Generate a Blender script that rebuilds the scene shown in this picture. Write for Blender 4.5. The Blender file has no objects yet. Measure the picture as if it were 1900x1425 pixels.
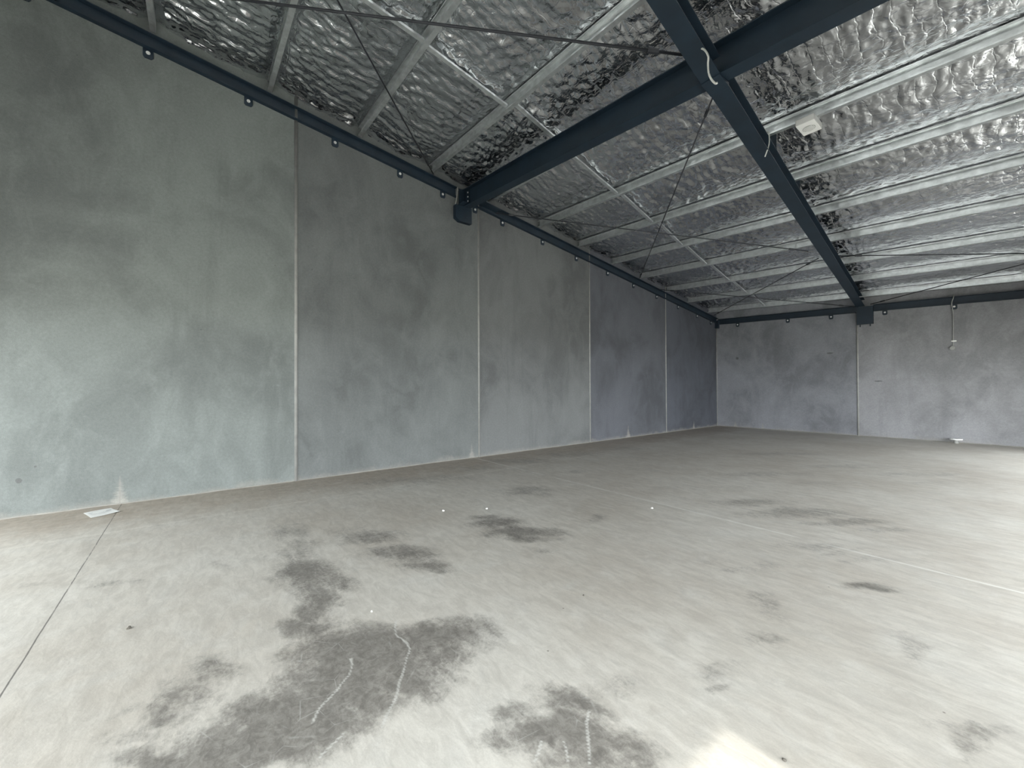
import bpy, bmesh, math, random
import numpy as np
from mathutils import Vector, Matrix

S = bpy.context.scene
COL = S.collection

# ------------------------------------------------------------------ camera
cam_data = bpy.data.cameras.new('camera')
cam = bpy.data.objects.new('camera', cam_data)
COL.objects.link(cam)
_R = Vector((0.618, 0.786, -0.0043)); _R.normalize()
_F = Vector((-0.7859, 0.6182, 0.0087)); _F.normalize()
_U = _R.cross(_F); _U.normalize()
_F = _U.cross(_R)
cam.matrix_world = Matrix(((_R.x, _U.x, -_F.x, 0.0), (_R.y, _U.y, -_F.y, 0.0), (_R.z, _U.z, -_F.z, 1.5), (0, 0, 0, 1)))
cam_data.sensor_fit = 'HORIZONTAL'
cam_data.sensor_width = 36.0
cam_data.lens = 750.0 / 1900.0 * 36.0
cam_data.clip_start = 0.02
cam_data.clip_end = 300
S.camera = cam

# ------------------------------------------------------------------ view, sky, sun
S.view_settings.view_transform = 'Standard'
S.view_settings.look = 'None'
S.view_settings.gamma = 1.0
S.view_settings.use_curve_mapping = False
S.view_settings.exposure = 0.08
S.cycles.use_denoising = True
S.cycles.max_bounces = 10
S.cycles.diffuse_bounces = 6
S.cycles.glossy_bounces = 4
S.cycles.caustics_reflective = False
S.cycles.sample_clamp_indirect = 6.0

world = bpy.data.worlds.new('world'); S.world = world; world.use_nodes = True
bg = world.node_tree.nodes['Background']
bg.inputs[0].default_value = (0.93, 0.98, 1.0, 1.0)
bg.inputs[1].default_value = 11.0

sun_data = bpy.data.lights.new('sun', 'SUN')
sun_data.energy = 3.0
sun_data.angle = math.radians(1.2)
sun_data.color = (1.0, 0.97, 0.9)
sun = bpy.data.objects.new('sun', sun_data); COL.objects.link(sun)
SUN_EL = math.atan2(2.3, 1.25 + 0.86)
sun.rotation_euler = (0.0, math.pi / 2 - SUN_EL, 0.0)      # shines from +x down on to the doorway

def portal(name, loc, rot, sx, sy):
    d = bpy.data.lights.new(name, 'AREA'); d.shape = 'RECTANGLE'; d.size = sx; d.size_y = sy
    d.energy = 1.0; d.cycles.is_portal = True
    o = bpy.data.objects.new(name, d); COL.objects.link(o); o.location = loc; o.rotation_euler = rot

XW, XR, YB, YF = -7.33, 1.10, 15.75, -3.7       # inner faces of the four walls
DOOR = (-2.7, 1.83, 2.3)                         # roller door opening in the right wall: y from, y to, height
FILL_GAP = (2.6, 14.8, 2.4)                          # unseen opening added to light the far end: y from, y to, height
FRONT = (-7.0, 0.6, 2.4)                        # unseen front wall opening added for light: x from, x to, height
portal('doorway_portal', (XR + 0.12, (DOOR[0] + DOOR[1]) / 2, DOOR[2] / 2), (0, math.pi / 2, 0), DOOR[2], DOOR[1] - DOOR[0])
portal('fill_gap_portal', (XR + 0.12, (FILL_GAP[0] + FILL_GAP[1]) / 2, FILL_GAP[2] / 2), (0, math.pi / 2, 0), FILL_GAP[2], FILL_GAP[1] - FILL_GAP[0])
portal('front_gap_portal', ((FRONT[0] + FRONT[1]) / 2, YF - 0.12, FRONT[2] / 2), (math.pi / 2, 0, 0), FRONT[1] - FRONT[0], FRONT[2])

# ------------------------------------------------------------------ helpers
class MB:
    def __init__(self): self.v = []; self.f = []
    def add(self, vs, fs):
        n = len(self.v); self.v += [tuple(p) for p in vs]; self.f += [tuple(i + n for i in f) for f in fs]
        return self
    def box(self, lo, hi):
        (a, b, c), (d, e, g) = lo, hi
        return self.add([(a,b,c),(d,b,c),(d,e,c),(a,e,c),(a,b,g),(d,b,g),(d,e,g),(a,e,g)],
                        [(0,3,2,1),(4,5,6,7),(0,1,5,4),(1,2,6,5),(2,3,7,6),(3,0,4,7)])
    def sweep(self, path, prof, side=None, up=None):
        """profile (s, u) swept along a list of points; side / up fixed vectors"""
        path = [Vector(p) for p in path]; n = len(prof); vs = []
        for i, p in enumerate(path):
            t = (path[min(i + 1, len(path) - 1)] - path[max(i - 1, 0)]).normalized()
            u = Vector(up) if up else Vector((0, 0, 1))
            if abs(t.dot(u)) > 0.98 and side is None: u = Vector((0, 1, 0))
            s = Vector(side) if side else t.cross(u).normalized()
            uu = u if up else s.cross(t).normalized()
            vs += [p + s * a + uu * b for a, b in prof]
        fs = []
        for i in range(len(path) - 1):
            for k in range(n):
                fs.append((i*n + k, i*n + (k+1) % n, (i+1)*n + (k+1) % n, (i+1)*n + k))
        fs.append(tuple(range(n))); fs.append(tuple((len(path) - 1) * n + k for k in range(n)))
        return self.add(vs, fs)
    def tube(self, path, r, n=8):
        return self.sweep(path, [(r * math.cos(2*math.pi*k/n), r * math.sin(2*math.pi*k/n)) for k in range(n)])
    def disc(self, c, axis, r, h, n=10):
        c = Vector(c); a = Vector(axis).normalized()
        return self.sweep([c, c + a * h], [(r * math.cos(2*math.pi*k/n), r * math.sin(2*math.pi*k/n)) for k in range(n)])
    def build(self, name, mat, parent=None, smooth=False, bevel=0.0):
        me = bpy.data.meshes.new(name); me.from_pydata(self.v, [], self.f)
        bm = bmesh.new(); bm.from_mesh(me); bmesh.ops.recalc_face_normals(bm, faces=bm.faces)
        bm.to_mesh(me); bm.free()
        me.materials.append(mat)
        if smooth: me.polygons.foreach_set('use_smooth', [True] * len(me.polygons))
        o = bpy.data.objects.new(name, me); COL.objects.link(o)
        if parent is not None: o.parent = parent
        if bevel:
            m = o.modifiers.new('edge', 'BEVEL'); m.width = bevel; m.segments = 2; m.limit_method = 'ANGLE'
        return o

def tag(o, label, cat, group=None, kind=None):
    if label: o['label'] = label
    if cat: o['category'] = cat
    if group: o['group'] = group
    if kind: o['kind'] = kind
    return o

_rng = np.random.RandomState(7)
_T = _rng.rand(512, 512)
def vnoise(x, y, s=0):
    x = x + s * 17.31; y = y + s * 9.77
    xi = np.floor(x).astype(int); yi = np.floor(y).astype(int)
    fx = x - xi; fy = y - yi
    fx = fx*fx*fx*(fx*(fx*6 - 15) + 10); fy = fy*fy*fy*(fy*(fy*6 - 15) + 10)
    a = _T[xi % 512, yi % 512]; b = _T[(xi+1) % 512, yi % 512]; c = _T[xi % 512, (yi+1) % 512]; d = _T[(xi+1) % 512, (yi+1) % 512]
    return (a*(1-fx) + b*fx)*(1-fy) + (c*(1-fx) + d*fx)*fy
def fbm(x, y, s=0, o=4):
    r = 0; a = 0.5
    for k in range(o):
        r = r + a * (vnoise(x * 2**k, y * 2**k, s + k) - 0.5); a *= 0.5
    return r
def ridge(x, y, s=0):
    return 1.0 - np.abs(2.0 * vnoise(x, y, s) - 1.0)

def grid_object(name, X, Y, Z, mat, attrs=None, flip=False):
    """mesh over a rectilinear grid: X (n), Y (m), Z (n, m)"""
    n, m = len(X), len(Y)
    co = np.empty((n, m, 3)); co[..., 0] = X[:, None]; co[..., 1] = Y[None, :]; co[..., 2] = Z
    idx = np.arange(n * m).reshape(n, m)
    q = np.stack([idx[:-1, :-1], idx[1:, :-1], idx[1:, 1:], idx[:-1, 1:]], -1).reshape(-1, 4)
    if flip: q = q[:, ::-1]
    me = bpy.data.meshes.new(name)
    me.vertices.add(n * m); me.vertices.foreach_set('co', co.ravel().astype(np.float32))
    me.loops.add(q.size); me.loops.foreach_set('vertex_index', q.ravel().astype(np.int32))
    me.polygons.add(len(q)); me.polygons.foreach_set('loop_start', np.arange(0, q.size, 4).astype(np.int32))
    me.polygons.foreach_set('use_smooth', np.ones(len(q), bool))
    me.update(calc_edges=True); me.validate()
    for k, v in (attrs or {}).items():
        a = me.attributes.new(k, 'FLOAT', 'POINT'); a.data.foreach_set('value', np.asarray(v, np.float32).ravel())
    me.materials.append(mat)
    o = bpy.data.objects.new(name, me); COL.objects.link(o)
    return o

# ------------------------------------------------------------------ materials
class NT:
    def __init__(self, name):
        self.m = bpy.data.materials.new(name); self.m.use_nodes = True
        self.t = self.m.node_tree; self.b = self.t.nodes['Principled BSDF']
    def n(self, kind, **kw):
        nd = self.t.nodes.new(kind)
        for k, v in kw.items():
            if k.startswith('i_'): self.put(nd, k[2:], v)
            else: setattr(nd, k, v)
        return nd
    def put(self, nd, key, v):
        key = int(key) if key.isdigit() else key.replace('_', ' ')
        s = nd.inputs[key]
        if isinstance(v, bpy.types.NodeSocket): self.t.links.new(v, s)
        else: s.default_value = v
    def math(self, op, a, b=0.0, c=None, clamp=False):
        nd = self.n('ShaderNodeMath', operation=op, use_clamp=clamp); self.put(nd, '0', a); self.put(nd, '1', b)
        if c is not None: self.put(nd, '2', c)
        return nd.outputs[0]
    def coord(self, scale=(1, 1, 1), loc=(0, 0, 0), rot=(0, 0, 0)):
        g = self.n('ShaderNodeNewGeometry')
        mp = self.n('ShaderNodeMapping'); self.put(mp, 'Vector', g.outputs['Position'])
        mp.inputs['Scale'].default_value = scale; mp.inputs['Location'].default_value = loc; mp.inputs['Rotation'].default_value = rot
        return mp.outputs[0]
    def noise(self, scale, detail=4, rough=0.55, vec=None, dist=0.0, xyz=(1, 1, 1)):
        nd = self.n('ShaderNodeTexNoise'); self.put(nd, 'Vector', vec or self.coord(xyz))
        nd.inputs['Scale'].default_value = scale; nd.inputs['Detail'].default_value = detail
        nd.inputs['Roughness'].default_value = rough; nd.inputs['Distortion'].default_value = dist
        return nd.outputs['Fac']
    def ramp(self, v, a, b, lo=0.0, hi=1.0, smooth=True):
        nd = self.n('ShaderNodeMapRange', interpolation_type='SMOOTHSTEP' if smooth else 'LINEAR')
        self.put(nd, 'Value', v); nd.inputs[1].default_value = a; nd.inputs[2].default_value = b
        nd.inputs[3].default_value = lo; nd.inputs[4].default_value = hi
        return nd.outputs[0]
    def mix(self, f, a, b, blend='MIX'):
        nd = self.n('ShaderNodeMix', data_type='RGBA', blend_type=blend)
        for i, v in ((0, f), (6, a), (7, b)):
            if isinstance(v, bpy.types.NodeSocket): self.t.links.new(v, nd.inputs[i])
            else: nd.inputs[i].default_value = (*v, 1.0) if isinstance(v, tuple) else v
        return nd.outputs[2]
    def attr(self, name):
        return self.n('ShaderNodeAttribute', attribute_name=name).outputs['Fac']
    def bump(self, h, strength, dist, normal=None):
        nd = self.n('ShaderNodeBump'); nd.inputs['Strength'].default_value = strength; nd.inputs['Distance'].default_value = dist
        self.put(nd, 'Height', h)
        if normal is not None: self.put(nd, 'Normal', normal)
        return nd.outputs[0]
    def out(self, **kw):
        for k, v in kw.items():
            s = self.b.inputs[k.replace('_', ' ')]
            if isinstance(v, bpy.types.NodeSocket): self.t.links.new(v, s)
            else: s.default_value = (*v, 1.0) if isinstance(v, tuple) and len(v) == 3 else v
        return self.m

def plain(name, col, rough=0.6, metal=0.0, var=0.12, scale=6.0):
    t = NT(name); f = t.noise(scale, 5, 0.6)
    k = t.ramp(f, 0.3, 0.7, 1 - var, 1 + var)
    c = t.n('ShaderNodeVectorMath', operation='SCALE'); c.inputs[0].default_value = col; t.put(c, 'Scale', k)
    return t.out(Base_Color=c.outputs[0], Roughness=rough, Metallic=metal)

def mat_floor():
    t = NT('dusty_concrete_floor')
    pos = t.n('ShaderNodeNewGeometry').outputs['Position']
    sep = t.n('ShaderNodeSeparateXYZ'); t.put(sep, 'Vector', pos); px, py = sep.outputs[0], sep.outputs[1]
    big = t.noise(0.55, 5, 0.6); mid = t.noise(3.0, 6, 0.65, dist=0.6); fine = t.noise(26, 5, 0.7); speck = t.noise(120, 3, 0.6)
    streak = t.noise(5.0, 5, 0.65, vec=t.coord((0.35, 1.6, 1), rot=(0, 0, 0.35)), dist=0.8)
    c = t.mix(t.ramp(big, 0.32, 0.68), (0.495, 0.458, 0.402), (0.60, 0.574, 0.52))
    c = t.mix(t.math('MULTIPLY', t.ramp(mid, 0.45, 0.75), 0.35), c, (0.64, 0.63, 0.59))
    c = t.mix(t.math('MULTIPLY', t.ramp(streak, 0.56, 0.75), 0.30), c, (0.36, 0.35, 0.325))
    # brown dust swept up along the left wall
    edge = t.math('ADD', px, t.math('MULTIPLY', t.math('SUBTRACT', mid, 0.5), 1.3))
    dust = t.ramp(edge, -6.9, -5.75, 0.85, 0.0)
    dust = t.math('MULTIPLY', dust, t.ramp(t.noise(7, 6, 0.7, vec=t.coord((1.6, 0.5, 1)), dist=0.8), 0.25, 0.62, 0.45, 1.0))
    c = t.mix(dust, c, (0.385, 0.325, 0.262))
    edge2 = t.ramp(t.math('ABSOLUTE', t.math('ADD', px, t.math('ADD', 5.95, t.math('MULTIPLY', t.math('SUBTRACT', streak, 0.5), 0.12)))), 0.0, 0.05, 0.45, 0.0)
    c = t.mix(edge2, c, (0.66, 0.63, 0.57))
    # dark scuffed patches: an authored map broken up by noise
    st = t.attr('stain')
    na = t.math('SUBTRACT', t.noise(2.6, 8, 0.72, dist=0.9), 0.5); nb_ = t.math('SUBTRACT', t.noise(11, 6, 0.75, dist=1.5), 0.5)
    nc = t.math('SUBTRACT', t.noise(48, 4, 0.7), 0.5)
    nd_ = t.math('SUBTRACT', t.noise(7, 6, 0.75, vec=t.coord((0.3, 1.7, 1), rot=(0, 0, -0.9)), dist=0.6), 0.5)
    brk = t.math('ADD', t.math('ADD', t.math('MULTIPLY', na, 0.9), t.math('MULTIPLY', nb_, 1.3)), t.math('ADD', t.math('MULTIPLY', nc, 0.8), t.math('MULTIPLY', nd_, 1.2)))
    sm = t.ramp(t.math('ADD', st, t.math('MULTIPLY', brk, 0.75)), 0.04, 0.86)
    sm = t.math('MULTIPLY', sm, t.ramp(st, 0.0, 0.30))
    inner = t.mix(t.ramp(t.noise(19, 7, 0.78, dist=1.0), 0.36, 0.66), (0.135, 0.125, 0.112), (0.26, 0.245, 0.22))
    c = t.mix(t.math('MULTIPLY', sm, 0.90), c, inner)
    # scratches inside the patches
    scr = t.n('ShaderNodeTexVoronoi', feature='DISTANCE_TO_EDGE'); t.put(scr, 'Vector', t.coord((1, 1, 1), rot=(0, 0, 0.6))); scr.inputs['Scale'].default_value = 7.0
    scm = t.math('MULTIPLY', t.ramp(scr.outputs['Distance'], 0.0, 0.02, 1.0, 0.0), t.ramp(t.noise(3.3, 3), 0.5, 0.62))
    c = t.mix(t.math('MULTIPLY', t.math('MULTIPLY', scm, sm), 0.55), c, (0.50, 0.49, 0.46))
    # pale mended cracks
    cr = t.attr('crack')
    crm = t.ramp(t.math('ADD', cr, t.math('MULTIPLY', t.math('SUBTRACT', fine, 0.5), 0.9)), 0.35, 0.95)
    c = t.mix(t.math('MULTIPLY', crm, 0.75), c, (0.60, 0.59, 0.55))
    # saw cuts
    wob = t.math('MULTIPLY', t.math('SUBTRACT', mid, 0.5), 0.012)
    yy = t.math('ADD', py, wob)
    j1 = t.ramp(t.math('ABSOLUTE', t.math('SUBTRACT', yy, 4.71)), 0.006, 0.022, 1.0, 0.0)
    j1 = t.math('MULTIPLY', j1, t.ramp(t.noise(1.3, 3), 0.36, 0.52))
    c = t.mix(t.math('MULTIPLY', j1, 0.75), c, (0.72, 0.71, 0.67))
    j2 = t.ramp(t.math('ABSOLUTE', t.math('ADD', yy, 0.742)), 0.002, 0.0055, 1.0, 0.0)
    j2 = t.math('MULTIPLY', j2, t.ramp(t.noise(6, 3), 0.30, 0.50, 0.45, 1.0))
    c = t.mix(t.math('MULTIPLY', j2, 0.85), c, (0.10, 0.095, 0.085))
    j3 = t.ramp(t.math('ABSOLUTE', t.math('SUBTRACT', yy, 10.16)), 0.008, 0.03, 1.0, 0.0)
    c = t.mix(t.math('MULTIPLY', j3, 0.3), c, (0.30, 0.28, 0.26))
    sv = t.n('ShaderNodeTexVoronoi', feature='DISTANCE_TO_EDGE'); t.put(sv, 'Vector', t.coord((0.6, 2.2, 1), rot=(0, 0, 1.1))); sv.inputs['Scale'].default_value = 4.0
    sk = t.math('MULTIPLY', t.ramp(sv.outputs['Distance'], 0.0, 0.012, 1.0, 0.0), t.ramp(t.noise(2.1, 4), 0.52, 0.66))
    c = t.mix(t.math('MULTIPLY', sk, 0.22), c, (0.66, 0.65, 0.61))
    mot = t.noise(9, 7, 0.74, vec=t.coord((0.5, 1.5, 1), rot=(0, 0, -0.9)), dist=0.7)
    c = t.mix(1.0, c, t.mix(t.ramp(mot, 0.33, 0.67), (0.88, 0.875, 0.87), (1.08, 1.08, 1.08)), 'MULTIPLY')
    # grit
    vor = t.n('ShaderNodeTexVoronoi'); t.put(vor, 'Vector', t.coord()); vor.inputs['Scale'].default_value = 5.5; vor.inputs['Randomness'].default_value = 1.0
    gm = t.math('MULTIPLY', t.ramp(vor.outputs['Distance'], 0.022, 0.045, 1.0, 0.0), t.ramp(vor.outputs['Color'], 0.60, 0.64))
    c = t.mix(t.math('MULTIPLY', gm, 0.7), c, (0.14, 0.12, 0.10))
    c = t.mix(1.0, c, t.mix(fine, (0.90, 0.90, 0.90), (1.09, 1.09, 1.09)), 'MULTIPLY')
    c = t.mix(1.0, c, t.mix(speck, (0.90, 0.90, 0.90), (1.10, 1.10, 1.10)), 'MULTIPLY')
    h = t.math('ADD', t.math('MULTIPLY', fine, 0.6), t.math('MULTIPLY', mid, 1.0))
    r = t.mix(sm, (0.62,) * 3, (0.45,) * 3)
    return t.out(Base_Color=c, Roughness=r, Normal=t.bump(h, 0.25, 0.008))

def mat_precast(name, base, seed, patches=(), marks=()):
    """grey cast concrete: cloudy blotches, upright drips, pinholes; patches = (a, z, half width, height) of pale render at the foot"""
    t = NT(name)
    g = t.n('ShaderNodeNewGeometry').outputs['Position']
    ad = t.n('ShaderNodeVectorMath', operation='ADD'); t.put(ad, '0', g); ad.inputs[1].default_value = (seed * 3.7, seed * 5.1, seed * 1.3)
    v = ad.outputs[0]
    def mp(s):
        m = t.n('ShaderNodeMapping'); t.put(m, 'Vector', v); m.inputs['Scale'].default_value = s; return m.outputs[0]
    cloud = t.noise(0.62, 5, 0.58, vec=mp((1, 1, 0.8)), dist=0.6)
    cloud2 = t.noise(2.2, 6, 0.62, vec=mp((1, 1, 0.7)), dist=0.8)
    drip = t.noise(1.6, 5, 0.6, vec=mp((1.6, 1.6, 0.22)), dist=0.3)
    fine = t.noise(30, 5, 0.7, vec=v); grain = t.noise(130, 3, 0.6, vec=v)
    sc = lambda k: tuple(x * k for x in base)
    c = t.mix(t.ramp(cloud, 0.34, 0.64), sc(0.76), sc(1.14))
    c = t.mix(t.math('MULTIPLY', t.ramp(cloud2, 0.40, 0.70), 0.45), c, sc(1.32))
    c = t.mix(t.math('MULTIPLY', t.ramp(drip, 0.52, 0.72), 0.35), c, sc(0.66))
    # trowel arcs / pale scuffs
    scf = t.noise(5, 6, 0.75, vec=mp((1, 0.8, 2.6)), dist=2.2)
    c = t.mix(t.math('MULTIPLY', t.ramp(scf, 0.60, 0.76), 0.40), c, sc(1.65))
    vor = t.n('ShaderNodeTexVoronoi'); t.put(vor, 'Vector', v); vor.inputs['Scale'].default_value = 3.2
    ph = t.math('MULTIPLY', t.ramp(vor.outputs['Distance'], 0.02, 0.045, 1.0, 0.0), t.ramp(vor.outputs['Color'], 0.62, 0.66))
    c = t.mix(t.math('MULTIPLY', ph, 0.55), c, sc(0.45))
    sep = t.n('ShaderNodeSeparateXYZ'); t.put(sep, 'Vector', g)
    ax = sep.outputs[1] if name.startswith('left') else sep.outputs[0]
    pz = sep.outputs[2]
    foot = t.ramp(t.math('ADD', pz, t.math('MULTIPLY', t.math('SUBTRACT', cloud2, 0.5), 0.35)), 0.0, 0.10, 0.30, 0.0)
    c = t.mix(foot, c, (0.36, 0.34, 0.30))
    for (a, z0, w, hgt) in patches:
        da = t.math('ABSOLUTE', t.math('SUBTRACT', ax, a))
        taper = t.math('ADD', t.math('DIVIDE', da, w), t.math('DIVIDE', t.math('SUBTRACT', pz, z0), hgt))
        pm = t.ramp(t.math('ADD', taper, t.math('MULTIPLY', t.math('SUBTRACT', scf, 0.5), 1.5)), 0.35, 1.05, 0.5, 0.0)
        c = t.mix(pm, c, (0.40, 0.38, 0.34))
        ln = t.math('MULTIPLY', t.ramp(da, 0.004, 0.010, 1.0, 0.0), t.ramp(pz, hgt * 0.8, hgt * 1.1, 0.6, 0.0))
        c = t.mix(ln, c, (0.25, 0.24, 0.22))
    for (a, z0, ra, rz, dark) in marks:
        dx = t.math('DIVIDE', t.math('SUBTRACT', ax, a), ra); dz = t.math('DIVIDE', t.math('SUBTRACT', pz, z0), rz)
        d = t.math('ADD', t.math('MULTIPLY', dx, dx), t.math('MULTIPLY', dz, dz))
        m = t.ramp(t.math('ADD', d, t.math('MULTIPLY', t.math('SUBTRACT', fine, 0.5), 1.2)), 0.5, 1.1, 0.75, 0.0)
        c = t.mix(m, c, (0.10, 0.10, 0.10) if dark else (0.56, 0.55, 0.52))
    c = t.mix(1.0, c, t.mix(fine, (0.74,) * 3, (1.26,) * 3), 'MULTIPLY')
    c = t.mix(1.0, c, t.mix(grain, (0.72,) * 3, (1.28,) * 3), 'MULTIPLY')
    return t.out(Base_Color=c, Roughness=0.78, Normal=t.bump(t.math('ADD', fine, t.math('MULTIPLY', cloud2, 1.5)), 0.18, 0.006))

def mat_foil():
    t = NT('reflective_foil_sarking')
    v = t.coord((1.0, 1.0, 1.0)); warp = t.n('ShaderNodeTexNoise'); t.put(warp, 'Vector', v); warp.inputs['Scale'].default_value = 3.0; warp.inputs['Detail'].default_value = 4
    wv = t.n('ShaderNodeVectorMath', operation='MULTIPLY_ADD'); t.put(wv, '0', warp.outputs['Color']); wv.inputs[1].default_value = (0.22,) * 3; t.put(wv, '2', v)
    def vor(scale, s=(1, 1, 1)):
        m = t.n('ShaderNodeMapping'); t.put(m, 'Vector', wv.outputs[0]); m.inputs['Scale'].default_value = s
        nd = t.n('ShaderNodeTexVoronoi', feature='F1'); t.put(nd, 'Vector', m.outputs[0]); nd.inputs['Scale'].default_value = scale
        return nd.outputs['Distance']
    def fold(s, seed, xyz):
        m = t.n('ShaderNodeMapping'); t.put(m, 'Vector', wv.outputs[0]); m.inputs['Scale'].default_value = xyz; m.inputs['Location'].default_value = (seed, seed * 2.0, 0)
        return t.math('ABSOLUTE', t.math('SUBTRACT', t.noise(s, 2, 0.45, vec=m.outputs[0]), 0.5))
    h = t.math('ADD', t.math('MULTIPLY', fold(4.0, 3.0, (1.3, 0.7, 1)), 2.2), t.math('MULTIPLY', fold(7.5, 11.0, (1, 1, 1)), 1.3))
    h = t.math('ADD', h, t.math('MULTIPLY', fold(17.0, 23.0, (0.8, 1.2, 1)), 0.55))
    # scrim creases on a hand-wide grid
    sep = t.n('ShaderNodeSeparateXYZ'); t.put(sep, 'Vector', wv.outputs[0])
    def crease(s, k):
        f = t.math('FRACT', t.math('MULTIPLY', s, k)); f = t.math('ABSOLUTE', t.math('SUBTRACT', f, 0.5))
        return t.ramp(f, 0.0, 0.06, 1.0, 0.0)
    cr = t.math('MAXIMUM', crease(sep.outputs[0], 6.5), crease(sep.outputs[1], 6.5))
    h2 = t.math('SUBTRACT', h, t.math('MULTIPLY', cr, 0.12))
    rn = t.noise(2.0, 4, 0.6)
    r = t.ramp(rn, 0.3, 0.7, 0.13, 0.26)
    return t.out(Base_Color=(0.74, 0.76, 0.785), Metallic=1.0, Roughness=r, Normal=t.bump(h2, 0.6, 0.022))

M = {}
M['floor'] = mat_floor()
M['foil'] = mat_foil()
M['steel'] = plain('dark_painted_steel', (0.009, 0.020, 0.033), 0.50, 0.0, 0.18, 3.0)
M['rod'] = plain('black_steel_rod', (0.022, 0.024, 0.030), 0.55, 0.0)
M['galv'] = plain('galvanised_steel', (0.73, 0.755, 0.76), 0.36, 0.85, 0.14, 9.0)
M['bolt'] = plain('zinc_bolt', (0.80, 0.80, 0.78), 0.35, 0.3)
M['seal'] = plain('grey_joint_sealant', (0.33, 0.33, 0.315), 0.6)
M['base'] = plain('dusty_base_sealant', (0.27, 0.26, 0.235), 0.8)
M['cable'] = plain('white_cable_sheath', (0.78, 0.78, 0.74), 0.5)
M['plastic'] = plain('white_plastic', (0.93, 0.93, 0.91), 0.45, 0.0, 0.03)
M['grille'] = plain('grey_plastic', (0.50, 0.50, 0.49), 0.6)
M['paper'] = plain('white_paper', (0.86, 0.86, 0.83), 0.7, 0.0, 0.02)
M['ink'] = plain('grey_print', (0.28, 0.30, 0.34), 0.7)
M['chip'] = plain('dark_chip', (0.10, 0.09, 0.075), 0.8)
M['white_chip'] = plain('white_mortar', (0.75, 0.74, 0.70), 0.8)
M['outside'] = plain('outdoor_concrete', (0.46, 0.45, 0.42), 0.8, 0.0, 0.15, 1.2)
M['trim'] = plain('door_frame_steel', (0.12, 0.13, 0.14), 0.5)

# ------------------------------------------------------------------ roof planes (measured)
def zp(x, y): return 5.974 - 0.1357 * y - 0.0464 * x         # underside of the purlins
PUR = [-3.25, -1.85, -0.42, 0.96, 2.35, 3.75, 5.17, 6.65, 8.05, 9.46, 10.85, 12.30, 13.65, 15.12]
BRIDGE = [(0, -4.70, -4.70), (1, -4.70, -4.70), (2, -4.70, -4.70), (3, -4.72, -4.70), (4, -4.74, -4.79), (5, -4.66, -4.80), (6, -4.85, -4.99), (7, -4.93, -5.10), (8, -5.0, -5.19), (9, -5.13, -5.28), (10, -5.2, -5.33), (11, -5.25, -5.38), (12, -5.3, -5.42)]
PD = 0.155                                                      # purlin depth

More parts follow.
